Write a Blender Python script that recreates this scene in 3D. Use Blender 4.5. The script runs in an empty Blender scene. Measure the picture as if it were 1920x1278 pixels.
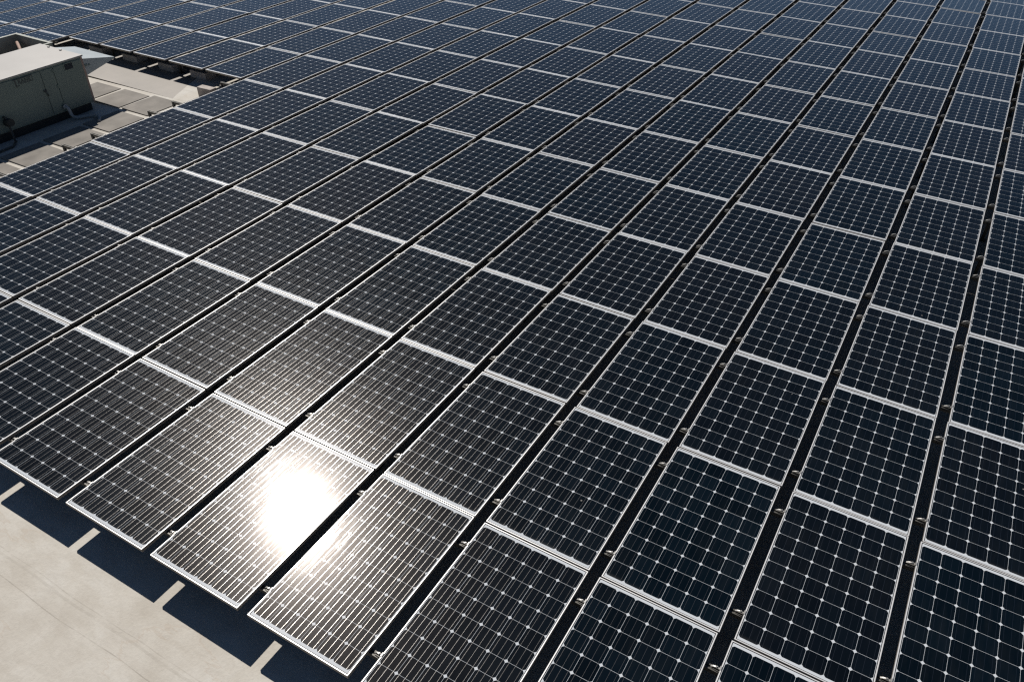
import bpy, bmesh, math, random
from mathutils import Vector, Matrix
random.seed(7)
scene = bpy.context.scene
col = scene.collection

# ------------------------------------------------------------------ camera
R = [[0.8610936673177388, 0.5083511911074113, 0.009836798511883599],
     [0.31402710726444977, -0.5165141501907864, -0.7966179188016123],
     [-0.39988082225634314, 0.689051666533335, -0.6044031178271876]]
cam_d = bpy.data.cameras.new("camera")
cam = bpy.data.objects.new("camera", cam_d)
col.objects.link(cam)
scene.camera = cam
cam_d.sensor_width = 36.0
cam_d.sensor_fit = 'HORIZONTAL'
cam_d.lens = 28.024
cam_d.clip_start = 0.05
cam_d.clip_end = 500.0
M = Matrix.Identity(4)
for i in range(3):
    M[i][0] = R[0][i]; M[i][1] = -R[1][i]; M[i][2] = -R[2][i]
M[0][3], M[1][3], M[2][3] = 6.85443081, -2.05717365, 5.37576855
cam.matrix_world = M

# ------------------------------------------------------------------ world and sun
SUN = Vector((-0.5322, 0.4060, 0.7425)).normalized()
w = bpy.data.worlds.new("World")
scene.world = w
w.use_nodes = True
nt = w.node_tree
nt.nodes.clear()
wo = nt.nodes.new('ShaderNodeOutputWorld')
bg = nt.nodes.new('ShaderNodeBackground')
sk = nt.nodes.new('ShaderNodeTexSky')
sk.sky_type = 'NISHITA'
sk.sun_disc = False
sk.sun_elevation = math.asin(SUN.z)
sk.sun_rotation = math.atan2(SUN.x, SUN.y)
sk.altitude = 2500
sk.air_density = 0.7
sk.dust_density = 0.0
sk.ozone_density = 1.0
bg.inputs['Strength'].default_value = 0.052
tint = nt.nodes.new('ShaderNodeMix'); tint.data_type = 'RGBA'; tint.blend_type = 'MULTIPLY'
tint.inputs[0].default_value = 1.0
tint.inputs[7].default_value = (0.94, 1.0, 1.0, 1)
nt.links.new(sk.outputs[0], tint.inputs[6])
nt.links.new(tint.outputs[2], bg.inputs[0])
nt.links.new(bg.outputs[0], wo.inputs[0])

sd = bpy.data.lights.new("sun", 'SUN')
sd.energy = 4.4
sd.angle = math.radians(0.53)
sd.color = (1.0, 0.955, 0.89)
sun = bpy.data.objects.new("sun", sd)
col.objects.link(sun)
sun.rotation_euler = SUN.to_track_quat('Z', 'Y').to_euler()
sun.location = (0, 0, 30)

scene.view_settings.view_transform = 'Standard'
scene.view_settings.look = 'None'
scene.view_settings.exposure = 0.0
scene.view_settings.gamma = 1.0
scene.render.engine = 'CYCLES'
scene.cycles.pixel_filter_type = 'BLACKMAN_HARRIS'
scene.cycles.filter_width = 1.3
scene.cycles.use_denoising = False          # the denoiser would wipe out the hair-thin ribbons
scene.cycles.use_adaptive_sampling = False
scene.cycles.sample_clamp_indirect = 4.0
scene.cycles.caustics_reflective = False
scene.render.resolution_x = 1024
scene.render.resolution_y = 681

# ------------------------------------------------------------------ layout of the array
W = 0.99
P = 1.09888            # column pitch
Q = 1.73088            # row pitch
L = Q - 0.014          # module length
HR = 0.34              # height of the module tops over the roof
BX = (0.0013766637316171674, -0.002337672048918221, -0.01397848734237795, -0.014232339326786938, 0.00044648516169431965, -0.023765313676022738, -0.029574807432009756)
BY = (0.013902003650931107, -0.028609440265841772, -0.0006084042380926319, -0.010042245824519236, 0.013737283085648266, -0.013800159748936162, 0.005043155137762532)
BZ = (-0.04243062986256288, -0.03567368477274766, -0.03892977894453368)

def poly(X, Y, deg):
    a = max(-17.0, min(12.0, X)) / 8.0
    b = (max(-4.0, min(26.0, Y)) - 9.0) / 9.0
    return [a**i * b**j for i in range(deg + 1) for j in range(deg + 1 - i) if i + j >= 2]

def zoff(X, Y):
    """the roof falls a little to its drains"""
    return sum(p * q for p, q in zip(poly(X, Y, 2), BZ))

def lay(X, Y, z=0.0):
    """where a point of the nominal grid really lies: the rows wander by centimetres"""
    B = poly(X, Y, 3)
    return Vector((X + sum(p * q for p, q in zip(B, BX)), Y + sum(p * q for p, q in zip(B, BY)), zoff(X, Y) + z))

# ------------------------------------------------------------------ material helpers
def mat(name):
    m = bpy.data.materials.new(name)
    m.use_nodes = True
    return m, m.node_tree, m.node_tree.nodes['Principled BSDF']

class G:
    """little node graph writer"""
    def __init__(s, nt): s.nt = nt
    def n(s, t, **k):
        x = s.nt.nodes.new(t)
        for a, b in k.items(): setattr(x, a, b)
        return x
    def put(s, sock, v):
        if isinstance(v, (int, float)): sock.default_value = v
        elif isinstance(v, (tuple, list)): sock.default_value = v
        else: s.nt.links.new(v, sock)
    def m(s, op, a, b=0.0, c=None):
        x = s.n('ShaderNodeMath', operation=op)
        s.put(x.inputs[0], a); s.put(x.inputs[1], b)
        if c is not None: s.put(x.inputs[2], c)
        return x.outputs[0]
    def mix(s, f, a, b):
        x = s.n('ShaderNodeMix', data_type='RGBA')
        s.put(x.inputs[0], f); s.put(x.inputs[6], a); s.put(x.inputs[7], b)
        return x.outputs[2]
    def noise(s, vec, scale, detail=4.0, rough=0.55, dist=0.0):
        x = s.n('ShaderNodeTexNoise')
        x.inputs['Scale'].default_value = scale
        x.inputs['Detail'].default_value = detail
        x.inputs['Roughness'].default_value = rough
        x.inputs['Distortion'].default_value = dist
        s.put(x.inputs['Vector'], vec)
        return x.outputs[0]
    def ramp(s, f, stops):
        x = s.n('ShaderNodeValToRGB')
        e = x.color_ramp.elements
        while len(e) < len(stops): e.new(0.5)
        for i, (p, c) in enumerate(stops):
            e[i].position = p
            e[i].color = c if len(c) == 4 else (*c, 1)
        s.put(x.inputs[0], f)
        return x.outputs[0]
    def bump(s, h, strength, dist, bsdf, sock='Normal'):
        x = s.n('ShaderNodeBump')
        x.inputs['Strength'].default_value = strength
        x.inputs['Distance'].default_value = dist
        s.put(x.inputs['Height'], h)
        s.nt.links.new(x.outputs[0], bsdf.inputs[sock])
    def mapping(s, vec, scale):
        x = s.n('ShaderNodeMapping')
        x.inputs['Scale'].default_value = scale
        s.put(x.inputs[0], vec)
        return x.outputs[0]

# ---- laminate: black cells under glass on a white backsheet
CX, CY = 0.1592, 0.1640                 # cell pitch
MX, MY = (W - 6 * CX) / 2, (L - 10 * CY) / 2
def laminate_material():
    m, nt, b = mat("solar_laminate")
    g = G(nt)
    tc = g.n('ShaderNodeTexCoord')
    xyz = g.n('ShaderNodeSeparateXYZ')
    nt.links.new(tc.outputs['Object'], xyz.inputs[0])
    x, y = xyz.outputs[0], xyz.outputs[1]
    u = g.m('DIVIDE', g.m('SUBTRACT', x, MX), CX)
    v = g.m('DIVIDE', g.m('SUBTRACT', y, MY), CY)
    inx = g.m('MULTIPLY', g.m('GREATER_THAN', u, 0.0), g.m('LESS_THAN', u, 6.0))
    iny = g.m('MULTIPLY', g.m('GREATER_THAN', v, 0.0), g.m('LESS_THAN', v, 10.0))
    inside = g.m('MULTIPLY', inx, iny)
    dx = g.m('MULTIPLY', g.m('ABSOLUTE', g.m('SUBTRACT', g.m('FRACT', u), 0.5)), CX)
    dy = g.m('MULTIPLY', g.m('ABSOLUTE', g.m('SUBTRACT', g.m('FRACT', v), 0.5)), CY)
    cx = g.m('LESS_THAN', dx, CX / 2 - 0.0010)
    cy = g.m('LESS_THAN', dy, CY / 2 - 0.0010)
    rr = g.m('SQRT', g.m('ADD', g.m('MULTIPLY', dx, dx), g.m('MULTIPLY', dy, dy)))
    cr = g.m('LESS_THAN', rr, 0.1022)
    cell = g.m('MULTIPLY', g.m('MULTIPLY', g.m('MULTIPLY', cx, cy), cr), inside)
    # three ribbons a cell, running the length of the module
    fb = g.m('ABSOLUTE', g.m('SUBTRACT', g.m('FRACT', g.m('MULTIPLY', u, 3.0)), 0.5))
    bus = g.m('MULTIPLY', g.m('LESS_THAN', g.m('MULTIPLY', fb, CX / 3), 0.00066), cell)
    # rubber seal against the frame
    ex = g.m('MINIMUM', g.m('SUBTRACT', x, 0.0), g.m('SUBTRACT', W, x))
    ey = g.m('MINIMUM', g.m('SUBTRACT', y, 0.0), g.m('SUBTRACT', L, y))
    seal = g.m('LESS_THAN', g.m('MINIMUM', ex, ey), 0.0155)
    # every cell a shade of its own
    cv = g.n('ShaderNodeCombineXYZ')
    nt.links.new(g.m('FLOOR', u), cv.inputs[0]); nt.links.new(g.m('FLOOR', v), cv.inputs[1])
    oi = g.n('ShaderNodeObjectInfo')
    nt.links.new(g.m('MULTIPLY', oi.outputs['Random'], 91.0), cv.inputs[2])
    wn = g.n('ShaderNodeTexWhiteNoise')
    nt.links.new(cv.outputs[0], wn.inputs[0])
    ccol = g.mix(wn.outputs[0], (0.0012, 0.0040, 0.0072, 1), (0.0026, 0.0072, 0.0125, 1))
    ccol = g.mix(g.m('MULTIPLY', oi.outputs['Random'], 0.45), ccol, (0.0055, 0.0060, 0.0085, 1))
    sheet = g.mix(seal, (0.58, 0.61, 0.64, 1), (0.03, 0.03, 0.03, 1))
    base = g.mix(cell, sheet, ccol)
    base = g.mix(bus, base, (0.34, 0.325, 0.31, 1))
    # thin dust on the glass, washed into streaks
    geo = g.n('ShaderNodeNewGeometry')
    d1 = g.noise(geo.outputs['Position'], 1.3, 6, 0.6)
    d2 = g.noise(g.mapping(geo.outputs['Position'], (9.0, 1.2, 1.0)), 2.4, 5, 0.6)
    dust = g.ramp(g.m('MULTIPLY', d1, d2), [(0.2, (0, 0, 0)), (0.5, (0.012, 0.012, 0.012))])
    # grime left along the frame where rain dries
    grime = g.m('MULTIPLY', g.m('MULTIPLY', g.m('LESS_THAN', y, 0.075), g.m('SUBTRACT', 0.075, y)), g.m('MULTIPLY', g.m('MAXIMUM', g.m('SUBTRACT', d1, 0.42), 0.0), 7.0))
    # bird lime and specks
    sp = g.n('ShaderNodeTexVoronoi')
    sp.inputs['Scale'].default_value = 2.2
    nt.links.new(geo.outputs['Position'], sp.inputs['Vector'])
    spk = g.m('MULTIPLY', g.m('LESS_THAN', sp.outputs['Distance'], 0.018), 0.5)
    base = g.mix(g.m('MAXIMUM', g.m('MAXIMUM', dust, grime), spk), base, (0.42, 0.40, 0.37, 1))
    nt.links.new(base, b.inputs['Base Color'])
    nt.links.new(bus, b.inputs['Metallic'])
    nt.links.new(g.m('ADD', 0.195, g.m('MULTIPLY', bus, 0.045)), b.inputs['Roughness'])
    b.inputs['Specular IOR Level'].default_value = 0.055
    b.inputs['Specular Tint'].default_value = (1.0, 0.87, 0.80, 1)
    b.inputs['Coat Weight'].default_value = 1.0
    b.inputs['Coat IOR'].default_value = 1.13
    r1 = g.noise(g.mapping(geo.outputs['Position'], (3.0, 1.0, 1.0)), 2.0, 5, 0.6)
    nt.links.new(g.m('ADD', 0.0, g.m('MULTIPLY', r1, 0.19)), b.inputs['Coat Roughness'])
    # rolled glass is never quite flat
    bn = g.noise(g.mapping(geo.outputs['Position'], (14.0, 1.5, 1.0)), 1.7, 3, 0.5)
    g.bump(bn, 0.06, 0.02, b, 'Coat Normal')
    return m

def simple(name, color, rough, metallic=0.0, var=0.15, scale=6.0, bump=0.0, spec=0.5):
    m, nt, b = mat(name)
    g = G(nt)
    geo = g.n('ShaderNodeNewGeometry')
    n1 = g.noise(geo.outputs['Position'], scale, 6, 0.6)
    dark = tuple(c * (1 - var) for c in color) + (1,)
    lite = tuple(min(1, c * (1 + var)) for c in color) + (1,)
    c = g.mix(g.ramp(n1, [(0.3, (0, 0, 0)), (0.7, (1, 1, 1))]), dark, lite)
    nt.links.new(c, b.inputs['Base Color'])
    b.inputs['Roughness'].default_value = rough
    b.inputs['Metallic'].default_value = metallic
    b.inputs['Specular IOR Level'].default_value = spec
    if bump:
        g.bump(g.noise(geo.outputs['Position'], scale * 6, 4), bump, 0.01, b)
    return m

def roof_material():
    m, nt, b = mat("roof_membrane")
    g = G(nt)
    geo = g.n('ShaderNodeNewGeometry')
    pos = geo.outputs['Position']
    xyz = g.n('ShaderNodeSeparateXYZ')
    nt.links.new(pos, xyz.inputs[0])
    n1 = g.noise(pos, 0.9, 8, 0.62, 0.6)
    n2 = g.noise(g.mapping(pos, (1.0, 3.2, 1.0)), 2.6, 7, 0.65, 0.4)
    n3 = g.noise(pos, 38.0, 5, 0.7)
    base = g.ramp(n1, [(0.30, (0.47, 0.43, 0.37)), (0.50, (0.57, 0.535, 0.475)), (0.72, (0.64, 0.62, 0.575))])
    base = g.mix(g.ramp(n2, [(0.42, (0, 0, 0)), (0.75, (0.40, 0.40, 0.40))]), base, (0.40, 0.355, 0.295, 1))
    base = g.mix(g.ramp(n3, [(0.45, (0, 0, 0)), (0.62, (0.14, 0.14, 0.14))]), base, (0.33, 0.30, 0.26, 1))
    # laps between the rolls of membrane, along the rows, with a little wander
    wob = g.m('MULTIPLY', g.m('SUBTRACT', g.noise(pos, 0.7, 2), 0.5), 0.10)
    yy = g.m('ADD', xyz.outputs[1], wob)
    def seam(y0, wd, amt, base):
        d = g.m('ABSOLUTE', g.m('SUBTRACT', yy, y0))
        k = g.m('MULTIPLY', g.m('LESS_THAN', d, wd), amt)
        k = g.m('MULTIPLY', k, g.ramp(g.noise(pos, 9.0, 3), [(0.35, (0.25, 0.25, 0.25)), (0.6, (1, 1, 1))]))
        return g.mix(k, base, (0.20, 0.175, 0.14, 1))
    for y0, wd, amt in ((-0.62, 0.004, 0.40), (-0.43, 0.004, 0.22), (-0.47, 0.011, 0.16), (7.82, 0.008, 0.3), (8.25, 0.005, 0.3)):
        base = seam(y0, wd, amt, base)
    # ponding rings
    vo = g.n('ShaderNodeTexVoronoi')
    vo.inputs['Scale'].default_value = 0.8
    nt.links.new(pos, vo.inputs['Vector'])
    rg = g.m('ADD', vo.outputs['Distance'], g.m('MULTIPLY', n2, 0.5))
    ring = g.m('MULTIPLY', g.m('LESS_THAN', g.m('ABSOLUTE', g.m('SUBTRACT', rg, 0.62)), 0.012), 0.22)
    base = g.mix(ring, base, (0.42, 0.33, 0.25, 1))
    nt.links.new(base, b.inputs['Base Color'])
    b.inputs['Roughness'].default_value = 0.78
    b.inputs['Specular IOR Level'].default_value = 0.35
    g.bump(g.m('ADD', g.m('MULTIPLY', n3, 0.25), g.m('MULTIPLY', n1, 1.2)), 0.35, 0.03, b)
    return m

LAM = laminate_material()
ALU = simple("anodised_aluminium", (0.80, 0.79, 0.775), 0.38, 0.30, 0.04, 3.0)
SIDE_SHADE = simple("frame_side_shade", (0.27, 0.245, 0.215), 0.5, 0.3, 0.2, 7.0)  # the same aluminium frame, its side walls coloured darker to stand in for shade
STEEL = simple("clamp_steel", (0.42, 0.41, 0.39), 0.45, 0.6, 0.1, 20.0)
RAILM = simple("weathered_rail", (0.10, 0.095, 0.085), 0.5, 0.4, 0.25, 5.0)
FOOTM = simple("black_foot", (0.035, 0.035, 0.035), 0.5, 0.0, 0.3, 9.0)
ROOFM = roof_material()
CONC = simple("concrete", (0.46, 0.41, 0.37), 0.9, 0.0, 0.22, 9.0, 0.4)
PADM = simple("pad_felt", (0.23, 0.21, 0.185), 0.85, 0.0, 0.24, 2.4, 0.3)
SHEETM = simple("grey_sheet", (0.25, 0.222, 0.19), 0.6, 0.0, 0.16, 1.3, 0.1)
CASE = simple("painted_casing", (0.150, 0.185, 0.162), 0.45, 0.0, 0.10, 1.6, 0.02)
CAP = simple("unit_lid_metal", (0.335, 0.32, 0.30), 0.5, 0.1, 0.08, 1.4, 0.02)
HOODM = simple("galvanised_hood", (0.33, 0.36, 0.37), 0.42, 0.2, 0.10, 3.0)
DARK = simple("dark_curb", (0.03, 0.03, 0.028), 0.8, 0.0, 0.3, 7.0)
PLATE = simple("nameplate_ink", (0.05, 0.055, 0.055), 0.5, 0.0, 0.1, 9.0)
GLASSD = simple("dark_sight_glass", (0.03, 0.035, 0.045), 0.15, 0.0, 0.1, 9.0)
PIPE = simple("pale_pipe", (0.30, 0.315, 0.32), 0.5, 0.0, 0.12, 8.0)
RUST = simple("rusty_steel", (0.105, 0.045, 0.022), 0.85, 0.0, 0.6, 5.0, 0.3)
SHROUD = simple("weathered_shroud", (0.33, 0.345, 0.30), 0.6, 0.0, 0.2, 4.0)
SALMON = simple("faded_primer", (0.34, 0.235, 0.19), 0.7, 0.0, 0.2, 6.0)

# ------------------------------------------------------------------ mesh helpers
def box(bm, x0, x1, y0, y1, z0, z1, bev=0.0):
    vs = [bm.verts.new(p) for p in ((x0, y0, z0), (x1, y0, z0), (x1, y1, z0), (x0, y1, z0), (x0, y0, z1), (x1, y0, z1), (x1, y1, z1), (x0, y1, z1))]
    fs = [bm.faces.new([vs[i] for i in f]) for f in ((3, 2, 1, 0), (4, 5, 6, 7), (0, 1, 5, 4), (1, 2, 6, 5), (2, 3, 7, 6), (3, 0, 4, 7))]
    if bev:
        es = {e for f in fs for e in f.edges}
        bmesh.ops.bevel(bm, geom=list(es), offset=bev, segments=2, profile=0.5, affect='EDGES')
    return vs

def tube(bm, pts, r, seg=10, cap=True):
    pts = [Vector(p) for p in pts]
    rings = []
    for i, p in enumerate(pts):
        a = pts[max(0, i - 1)]; c = pts[min(len(pts) - 1, i + 1)]
        d = (c - a).normalized()
        up = Vector((0, 0, 1)) if abs(d.z) < 0.95 else Vector((1, 0, 0))
        s = d.cross(up).normalized(); t = s.cross(d)
        rr = r[i] if isinstance(r, (list, tuple)) else r
        rings.append([bm.verts.new(p + (s * math.cos(k * 2 * math.pi / seg) + t * math.sin(k * 2 * math.pi / seg)) * rr) for k in range(seg)])
    for A, B in zip(rings, rings[1:]):
        for k in range(seg):
            f = bm.faces.new((A[k], A[(k + 1) % seg], B[(k + 1) % seg], B[k]))
            f.smooth = True
    if cap:
        bm.faces.new(rings[0][::-1]); bm.faces.new(rings[-1])

def mesh_of(name, bm, material):
    bmesh.ops.recalc_face_normals(bm, faces=bm.faces)
    me = bpy.data.meshes.new(name)
    bm.to_mesh(me); bm.free()
    me.materials.append(material)
    return me

def obj(name, data, parent=None, loc=None):
    o = bpy.data.objects.new(name, data)
    col.objects.link(o)
    if parent: o.parent = parent
    if loc is not None: o.location = loc
    return o

def part(name, bm, material, parent=None):
    return obj(name, mesh_of(name, bm, material), parent)

def tag(o, label, cat, group=None):
    o['label'] = label; o['category'] = cat
    if group: o['group'] = group
    return o

ORD = ['zeroth', 'first', 'second', 'third', 'fourth', 'fifth', 'sixth', 'seventh', 'eighth', 'ninth', 'tenth', 'eleventh', 'twelfth', 'thirteenth', 'fourteenth', 'fifteenth', 'sixteenth', 'seventeenth', 'eighteenth', 'nineteenth', 'twentieth']

# ------------------------------------------------------------------ the roof
def build_roof():
    bm = bmesh.new()
    xs = [-60, -40, -28] + [i * 1.0 for i in range(-22, 15)] + [20, 34, 50]
    ys = [-30, -16] + [i * 1.0 for i in range(-8, 30)] + [36, 50, 80]
    g = [[bm.verts.new((x, y, zoff(x, y) - HR)) for y in ys] for x in xs]
    for i in range(len(xs) - 1):
        for j in range(len(ys) - 1):
            f = bm.faces.new((g[i][j], g[i + 1][j], g[i + 1][j + 1], g[i][j + 1]))
            f.smooth = True
    o = part('flat_roof', bm, ROOFM)
    o['kind'] = 'structure'
build_roof()

# ------------------------------------------------------------------ one solar panel
def frame_bm():
    bm = bmesh.new()
    lip, d, gl = 0.0095, 0.034, 0.0025
    def loop(i, z):
        return [bm.verts.new(p) for p in ((i, i, z), (W - i, i, z), (W - i, L - i, z), (i, L - i, z))]
    rings = [loop(0.022, -d), loop(0, -d), loop(0, -0.0012), loop(0.0010, 0), loop(lip - 0.001, 0), loop(lip, -0.0008), loop(lip, -0.006), loop(0.003, -0.0062), loop(0.003, -d + 0.002), loop(0.022, -d + 0.002)]
    for A, B in zip(rings, rings[1:] + rings[:1]):
        for k in range(4):
            bm.faces.new((A[k], A[(k + 1) % 4], B[(k + 1) % 4], B[k]))
    return bm

def laminate_bm():
    bm = bmesh.new()
    i = 0.0085
    box(bm, i, W - i, i, L - i, -0.0058, -0.0026)
    return bm

def clamp_bm():
    """strap, tab over the frame lip, washer and hex bolt"""
    bm = bmesh.new()
    box(bm, -0.006, 0.006, -0.016, 0.016, 0.0006, 0.0036)             # tab on the lip
    box(bm, -0.006, -0.003, -0.016, 0.016, -0.018, 0.0006)
    # arched strap
    prev = None
    for k in range(9):
        a = k / 8
        x = -0.006 - 0.066 * a
        z = -0.016 + 0.012 * math.sin(a * math.pi) - 0.012 * a
        hw = 0.008 - 0.003 * math.sin(a * math.pi)
        r = [bm.verts.new((x, -hw, z)), bm.verts.new((x, hw, z)), bm.verts.new((x, hw, z + 0.003)), bm.verts.new((x, -hw, z + 0.003))]
        if prev:
            for q in range(4):
                bm.faces.new((prev[q], prev[(q + 1) % 4], r[(q + 1) % 4], r[q]))
        else:
            bm.faces.new(r)
        prev = r
    bm.faces.new(prev[::-1])
    tube(bm, [(-0.028, 0, -0.012), (-0.028, 0, -0.004)], 0.0085, 12)
    tube(bm, [(-0.028, 0, -0.004), (-0.028, 0, 0.001)], 0.0055, 6)
    tube(bm, [(-0.052, 0.004, -0.024), (-0.055, 0.004, -0.014)], 0.004, 6)
    return bm

frame_me = mesh_of('frame', frame_bm(), ALU)
frame_me.materials.append(SIDE_SHADE)
for f in frame_me.polygons:                       # shade put into the side walls as a darker colour, bright lip on top
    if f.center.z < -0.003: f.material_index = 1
lam_me = mesh_of('cell_laminate', laminate_bm(), LAM)
clamp_me = mesh_of('clamp', clamp_bm(), STEEL)

def ppt(X):
    d = X - M.translation
    c = [sum(R[k][i] * d[i] for i in range(3)) for k in range(3)]
    return (960 + 1494.6 * c[0] / c[2], 639 + 1494.6 * c[1] / c[2], c[2])

def present(c, r):
    """does the array have a panel here? it leaves a clearing round the rooftop unit"""
    if r < 0: return False
    if r < 5 and c < -5 and not (r == 4 and c <= -11): return False
    if r < 4 and c < -5: return False
    return True

def wanted(c, r, mg=70):
    if not present(c, r): return False
    for i in range(7):
        for j in range(7):
            u, v, d = ppt(lay(c * P + W * i / 6, (r + j / 6) * Q))
            if d > 0 and -mg <= u <= 1920 + mg and -mg <= v <= 1278 + mg: return True
    return False

cells = [(c, r) for r in range(0, 17) for c in range(-18, 12) if wanted(c, r)]
cells.sort(key=lambda k: (ppt(lay((k[0] + .5) * P, (k[1] + .5) * Q))[2]))
cells = cells[:298]
first = None
for c, r in cells:
    p0 = lay(c * P, r * Q + 0.007); px = lay(c * P + W, r * Q + 0.007); py = lay(c * P, r * Q + 0.007 + L)
    ax = (px - p0); ay = (py - p0)
    sx, sy = ax.length / W, ay.length / L
    ax.normalize()
    az = ax.cross(ay).normalized()
    # nobody levels three hundred modules exactly
    az = (az + Vector((random.gauss(0, 0.0028), random.gauss(0, 0.0020), 0))).normalized()
    ay = az.cross(ax).normalized(); ax = ay.cross(az).normalized()
    rot = Matrix((ax, ay, az)).transposed()
    if first is None:
        root = obj('solar_panel', None)
        root.empty_display_size = 0.2
        obj('frame', frame_me, root)
        obj('cell_laminate', lam_me, root)
        for fy in (0.155, 0.845):
            obj('clamp', clamp_me, root, (0, fy * L, 0))
        first = root
    else:
        root = first.copy()
        col.objects.link(root)
        for ch in list(first.children):
            k = ch.copy()
            col.objects.link(k)
            k.parent = root
    root.location = p0 + Vector((random.gauss(0, 0.0022), random.gauss(0, 0.0012), random.gauss(0, 0.0014)))
    root.rotation_euler = rot.to_euler()
    root.scale = (sx, sy, 1)
    row = ORD[r + 1]
    if c == 2 and r == 0:
        lab = 'front row solar panel carrying the brightest part of the white sun glare'
    elif c == 3 and r == 0:
        lab = 'front row solar panel just right of the brightest sun glare, its left half whitened'
    elif c == 2:
        lab = 'solar panel in the %s row from the pale roof, same column as the sun glare' % row
    elif c > 2:
        lab = 'solar panel in %s row from the pale roof, %s column right of the glare' % (row, ORD[c - 2])
    else:
        lab = 'solar panel in %s row from the pale roof, %s column left of the glare' % (row, ORD[2 - c])
    tag(root, lab, 'solar panel', 'solar panels tiled over the flat roof')

# ------------------------------------------------------------------ mounting rails under the panels, a foot under each column joint
def rail(X0, X1, Y, label):
    root = obj('mounting_rail', None)
    base = lay(X0, Y)
    root.location = base
    bm = bmesh.new()
    n = max(2, int((X1 - X0) / 1.1))
    prev = None
    for i in range(n + 1):
        p = lay(X0 + (X1 - X0) * i / n, Y) - base
        ring = [bm.verts.new((p.x, p.y + a, p.z + b)) for a, b in ((-0.022, -0.080), (0.022, -0.080), (0.022, -0.0375), (0.009, -0.0375), (0.009, -0.048), (-0.009, -0.048), (-0.009, -0.0375), (-0.022, -0.0375))]
        if prev:
            for q in range(8):
                bm.faces.new((prev[q], prev[(q + 1) % 8], ring[(q + 1) % 8], ring[q]))
        else:
            bm.faces.new(ring[::-1])
        prev = ring
    bm.faces.new(prev)
    part('rail_bar', bm, RAILM, root)
    x = X0 + 0.03
    while x < X1:
        p = lay(x, Y) - base
        bm = bmesh.new()
        box(bm, -0.02, 0.02, -0.028, -0.0235, -HR + 0.012, -0.045)
        box(bm, -0.05, 0.05, -0.055, 0.055, -HR + 0.001, -HR + 0.012)
        tube(bm, [(0, 0, -HR + 0.012), (0, 0, -0.081)], 0.022, 8)
        f = part('foot', bm, FOOTM, root)
        f.location = p
        x += 2 * P
    tag(root, label, 'rail', 'mounting rails under the rows of panels')

maxc = {r: max([c for c, rr in cells if rr == r] or [0]) for r in range(17)}
minc = {r: min([c for c, rr in cells if rr == r] or [0]) for r in range(17)}
for r in range(0, 16):
    lo = minc[r]
    if r <= 4: lo = max(lo, -5)
    for fy, end in ((0.155, 'near'), (0.845, 'far')):
        rail(lo * P - (0.37 if lo == -5 else 0.05), (maxc[r] + 1) * P + 0.05, r * Q + fy * L + 0.005,
             'dark rail under the %s end of panels in the %s row back' % (end, ORD[r + 1]))
for fy, end in ((0.155, 'near'), (0.845, 'far')):
    rail(-14 * P, -10 * P - 0.05, 4 * Q + fy * L + 0.005, 'dark rail under the %s end of panels behind the rusty shroud' % end)

# ------------------------------------------------------------------ concrete blocks
def block(x, y, wd, dp, h, rz, label, group=None):
    bm = bmesh.new()
    box(bm, -wd / 2, wd / 2, -dp / 2, dp / 2, 0.0, h, 0.008)
    o = part('concrete_block', bm, CONC)
    o.location = (x, y, zoff(x, y) - HR)
    o.rotation_euler = (0, 0, rz)
    tag(o, label, 'block', group)
G1 = 'concrete blocks under the far edge of the clearing'
for k, (x, t) in enumerate(((-10.35, 'shaded concrete block under the panel edge, behind the grey intake hood'),
                            (-9.21, 'shaded concrete block under the panel edge, just right of the grey hood tip'),
                            (-8.07, 'shaded concrete block under the panel edge, middle one right of the hood'),
                            (-7.09, 'shaded concrete block under the panel edge, nearest the inner corner of panels'))):
    block(x, 9.0, 0.46, 0.28, 0.15, random.uniform(-0.03, 0.03), t, G1)
block(-6.13, 8.24, 0.36, 0.16, 0.19, 0.05, 'sunlit pinkish concrete block at the inner corner of the panel array')

# ------------------------------------------------------------------ walkway pads on the roof
def pad(x0, x1, y0, y1, label, group='square walkway pads on the roof', name='walkway_pad', th=0.016, mt=None):
    bm = bmesh.new()
    cx, cy = (x0 + x1) / 2, (y0 + y1) / 2
    hx, hy = (x1 - x0) / 2, (y1 - y0) / 2
    box(bm, -hx, hx, -hy, hy, 0.0, th, th * 0.25)
    o = part(name, bm, mt or PADM)
    o.location = (cx, cy, zoff(cx, cy) - HR + 0.002)
    o.rotation_euler = (0, 0, random.uniform(-0.012, 0.012))
    tag(o, label, 'roof pad', group)
pad(-10.60, -5.60, 7.80, 9.30, 'long smooth grey roof sheet running between the square pads and shaded blocks', None, 'roof_sheet', 0.008, SHEETM)
pad(-8.70, -7.98, 6.93, 7.65, 'square dark roof pad under the shadow of the grey intake hood')
pad(-7.87, -7.14, 6.93, 7.66, 'square dark roof pad beside the corner of the big metal unit')
pad(-7.06, -6.33, 6.94, 7.71, 'square sunlit roof pad nearest the tall black rail feet, right of its neighbour')
pad(-7.02, -6.28, 6.07, 6.83, 'roof pad cut by the pointed shadow tip of the unit')
pad(-6.98, -6.25, 5.24, 5.98, 'roof pad mostly in shade, second nearer the camera from the shadow tip')
pad(-6.95, -6.22, 4.42, 5.15, 'roof pad mostly in shade, beside the panel edge below the unit')
pad(-6.93, -6.19, 3.60, 4.33, 'roof pad at the left margin beside the panel edge')
pad(-6.24, -5.40, 7.80, 8.35, 'roof pad partly under the panels near the pinkish block')

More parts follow.
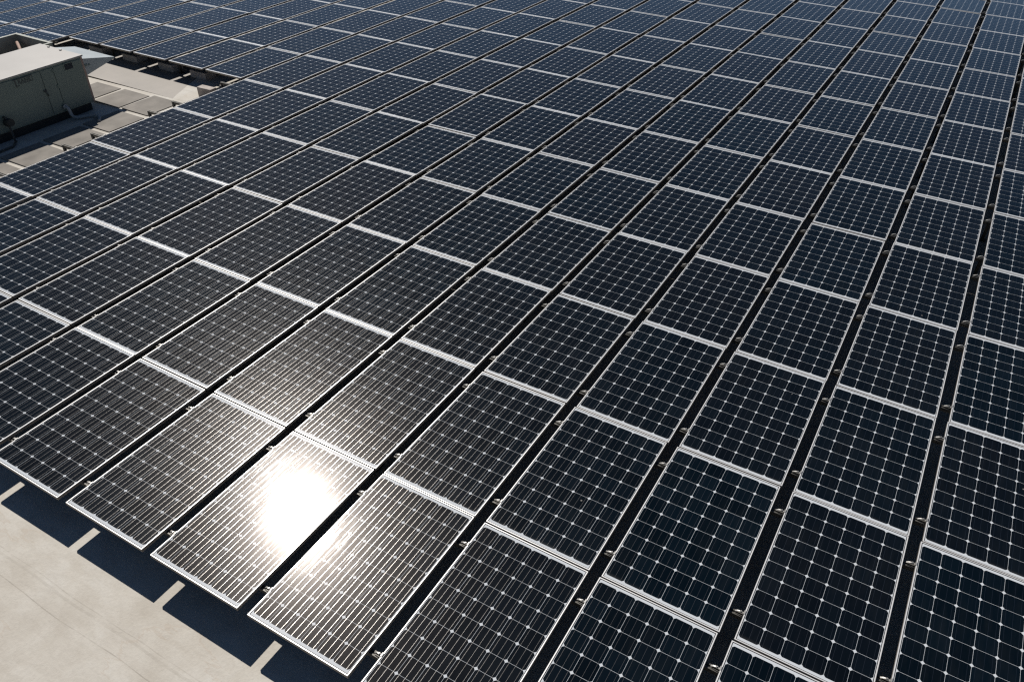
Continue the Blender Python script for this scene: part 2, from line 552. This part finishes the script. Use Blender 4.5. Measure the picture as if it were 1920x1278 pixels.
# ------------------------------------------------------------------ the big rooftop unit
def rooftop_unit():
    u = obj('rooftop_unit', None)
    zr = zoff(-8.0, 5.5) - HR
    u.location = (-7.45, 6.70, zr)
    T = 1.04                                   # height of the casing top over the roof
    Wd, Ln = 1.20, 3.10
    tag(u, 'large pale metal rooftop air handling unit with doors, nameplate and pointed intake hood', 'air conditioner')
    bm = bmesh.new(); box(bm, -Wd + 0.06, -0.06, -Ln + 0.06, -0.05, 0.0, 0.17); part('curb', bm, DARK, u)
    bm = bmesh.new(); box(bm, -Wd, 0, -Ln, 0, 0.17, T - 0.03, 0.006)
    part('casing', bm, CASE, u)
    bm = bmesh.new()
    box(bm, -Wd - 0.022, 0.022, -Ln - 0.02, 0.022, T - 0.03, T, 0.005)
    part('lid', bm, CAP, u)
    # panels standing proud of the casing: wide panel, narrow door, wide panel
    def leaf(y0, y1, name, mt=CASE):
        b = bmesh.new(); box(b, 0.0, 0.012, y0, y1, 0.20, T - 0.065, 0.003)
        return part(name, b, mt, u)
    leaf(-0.60, -0.035, 'side_panel')
    d1 = leaf(-0.845, -0.615, 'access_door')
    leaf(-1.98, -0.860, 'side_panel')
    leaf(-3.06, -1.995, 'side_panel')
    bm = bmesh.new()
    box(bm, 0.012, 0.030, -0.90, -0.845, T - 0.42, T - 0.385, 0.003)
    tube(bm, [(0.036, -0.875, T - 0.40), (0.036, -0.845, T - 0.50)], 0.009, 8)
    box(bm, 0.012, 0.040, -0.885, -0.865, T - 0.41, T - 0.395)
    part('handle', bm, PLATE, d1)
    bm = bmesh.new()
    for z in (0.30, 0.62, 0.90):
        box(bm, 0.012, 0.026, -0.630, -0.608, z, z + 0.05, 0.002)
    part('hinge', bm, CASE, d1)
    # little dark sight glass with its frame
    bm = bmesh.new()
    y0, y1, z0, z1 = -0.385, -0.225, T - 0.155 - 0.02, T - 0.025 - 0.045
    for a in ((y0 - .012, y0, z0 - .012, z1 + .012), (y1, y1 + .012, z0 - .012, z1 + .012), (y0, y1, z0 - .012, z0), (y0, y1, z1, z1 + .012)):
        box(bm, 0.0125, 0.020, *a)
    wf = part('window', bm, CASE, u)
    bm = bmesh.new(); box(bm, 0.0122, 0.015, y0, y1, z0, z1); part('pane', bm, GLASSD, wf)
    # nameplate: framed, dark raised capitals
    bm = bmesh.new()
    ya, yb, za, zb = -1.375, -1.015, T - 0.205, T - 0.070
    box(bm, 0.0122, 0.016, ya, yb, za, zb, 0.001)
    npz = part('nameplate', bm, CASE, u)
    bm = bmesh.new()
    box(bm, 0.016, 0.019, ya, yb, zb - 0.014, zb)
    box(bm, 0.016, 0.019, ya + 0.095, yb, za + 0.036, za + 0.044)
    box(bm, 0.016, 0.019, yb - 0.008, yb, za + 0.044, zb - 0.014)
    box(bm, 0.016, 0.019, ya + 0.030, ya + 0.052, za, zb - 0.014)       # the long stem of the first letter
    box(bm, 0.016, 0.019, ya + 0.052, ya + 0.10, za + 0.012, za + 0.022)
    part('lettering', bm, PLATE, npz)
    cu = bpy.data.curves.new('word', 'FONT')
    cu.body = 'RANE'
    cu.size = 0.088
    cu.extrude = 0.0015
    cu.offset = 0.002
    cu.space_character = 1.12
    t = bpy.data.objects.new('word', cu)
    col.objects.link(t)
    dg = bpy.context.evaluated_depsgraph_get()
    me = bpy.data.meshes.new_from_object(t.evaluated_get(dg))
    bpy.data.objects.remove(t)
    me.materials.clear(); me.materials.append(PLATE)
    o = obj('lettering', me, npz, (0.0178, ya + 0.085, za + 0.052))
    o.rotation_euler = (math.radians(90), 0, math.radians(90))
    # economiser hood: a wedge on the end wall, with turned edges
    bm = bmesh.new()
    def P3(y, z):
        return [bm.verts.new((x, y, z)) for x in (-Wd + 0.02, -0.012)]
    a = P3(0.0, T - 0.075); t1 = P3(0.66, T - 0.215); t2 = P3(0.66, T - 0.24); b = P3(0.0, T - 0.385)
    for A, B in ((a, t1), (t1, t2), (t2, b), (b, a)):
        bm.faces.new((A[0], A[1], B[1], B[0]))
    bm.faces.new((a[0], t1[0], t2[0], b[0])); bm.faces.new((a[1], b[1], t2[1], t1[1]))
    hd = part('intake_hood', bm, HOODM, u)
    bm = bmesh.new()
    box(bm, -0.011, -0.003, 0.025, 0.075, T - 0.225, T - 0.185)
    box(bm, -0.011, -0.003, 0.100, 0.130, T - 0.225, T - 0.195)
    part('hood_bracket', bm, CASE, hd)
    bm = bmesh.new()
    for k in range(2):
        box(bm, -Wd + 0.3 + 0.35 * k, -Wd + 0.34 + 0.35 * k, -0.05, -0.02, T, T + 0.02)
    part('lifting_lug', bm, STEEL, u)
    # corner post trim and screws
    bm = bmesh.new()
    box(bm, -0.03, 0.006, -0.032, 0.006, 0.172, T - 0.031, 0.002)
    part('corner_trim', bm, SALMON, u)
    # condensate drain with its trap
    bm = bmesh.new()
    tube(bm, [(-0.02, -0.62, 0.27), (0.05, -0.62, 0.27), (0.085, -0.61, 0.25), (0.095, -0.60, 0.20), (0.10, -0.59, 0.12), (0.115, -0.57, 0.075), (0.15, -0.53, 0.060), (0.26, -0.33, 0.055), (0.34, -0.28, 0.055), (0.48, -0.30, 0.052), (0.62, -0.42, 0.045)], 0.030, 12)
    tube(bm, [(0.03, -0.62, 0.27), (0.055, -0.62, 0.27)], 0.046, 12)
    dp = part('drain_pipe', bm, PIPE, u)
    bm = bmesh.new(); box(bm, 0.42, 0.52, -0.36, -0.24, 0.003, 0.028, 0.004)
    part('pipe_support', bm, FOOTM, dp)
    # gas line with a regulator
    bm = bmesh.new()
    tube(bm, [(0.0, -1.74, 0.44), (0.09, -1.74, 0.44), (0.105, -1.74, 0.42), (0.105, -1.74, 0.03), (0.14, -1.74, 0.03), (0.30, -1.90, 0.03), (0.32, -2.9, 0.03)], 0.019, 10)
    gp = part('gas_pipe', bm, RAILM, u)
    bm = bmesh.new()
    tube(bm, [(0.105, -1.80, 0.36), (0.105, -1.67, 0.36)], 0.045, 14)
    tube(bm, [(0.08, -1.735, 0.36), (0.20, -1.735, 0.38)], [0.075, 0.06], 16)
    part('regulator', bm, DARK, gp)
rooftop_unit()

# ------------------------------------------------------------------ rusty open shroud behind the unit
def shroud():
    s = obj('open_shroud', None)
    s.location = (-10.28, 7.22, zoff(-10, 7) - HR)
    tag(s, 'open-topped grey metal shroud with a rusty inside, behind the big unit', 'equipment shroud')
    H, A, B, t = 0.86, 1.15, 1.7, 0.035
    bm = bmesh.new()
    box(bm, 0, t, -B, 0, 0, H); box(bm, A - t, A, -B, 0, 0, H)
    box(bm, t, A - t, -t, 0, 0, H); box(bm, t, A - t, -B, -B + t, 0, H)
    part('wall', bm, SHROUD, s)
    bm = bmesh.new()
    box(bm, -0.015, t + 0.01, -B - .015, 0.015, H, H + 0.012); box(bm, A - t - 0.01, A + 0.015, -B - .015, 0.015, H, H + 0.012)
    box(bm, t + .01, A - t - .01, -t - .01, 0.015, H, H + 0.012); box(bm, t + .01, A - t - .01, -B - .015, -B + t + .01, H, H + 0.012)
    part('rim', bm, SHROUD, s)
    bm = bmesh.new(); box(bm, t, A - t, -B + t, -t, 0.40, 0.44)
    for k in range(7):
        box(bm, t + 0.02, A - t - 0.02, -B + 0.2 + k * 0.2, -B + 0.23 + k * 0.2, 0.44, 0.475)
    part('rusty_floor', bm, RUST, s)
    bm = bmesh.new()
    tube(bm, [(t + 0.10, -0.12, 0.74), (A * 0.50, -0.34, 0.66), (A * 0.62, -0.40, 0.5)], 0.03, 8)
    part('pipe', bm, SALMON, s)
shroud()
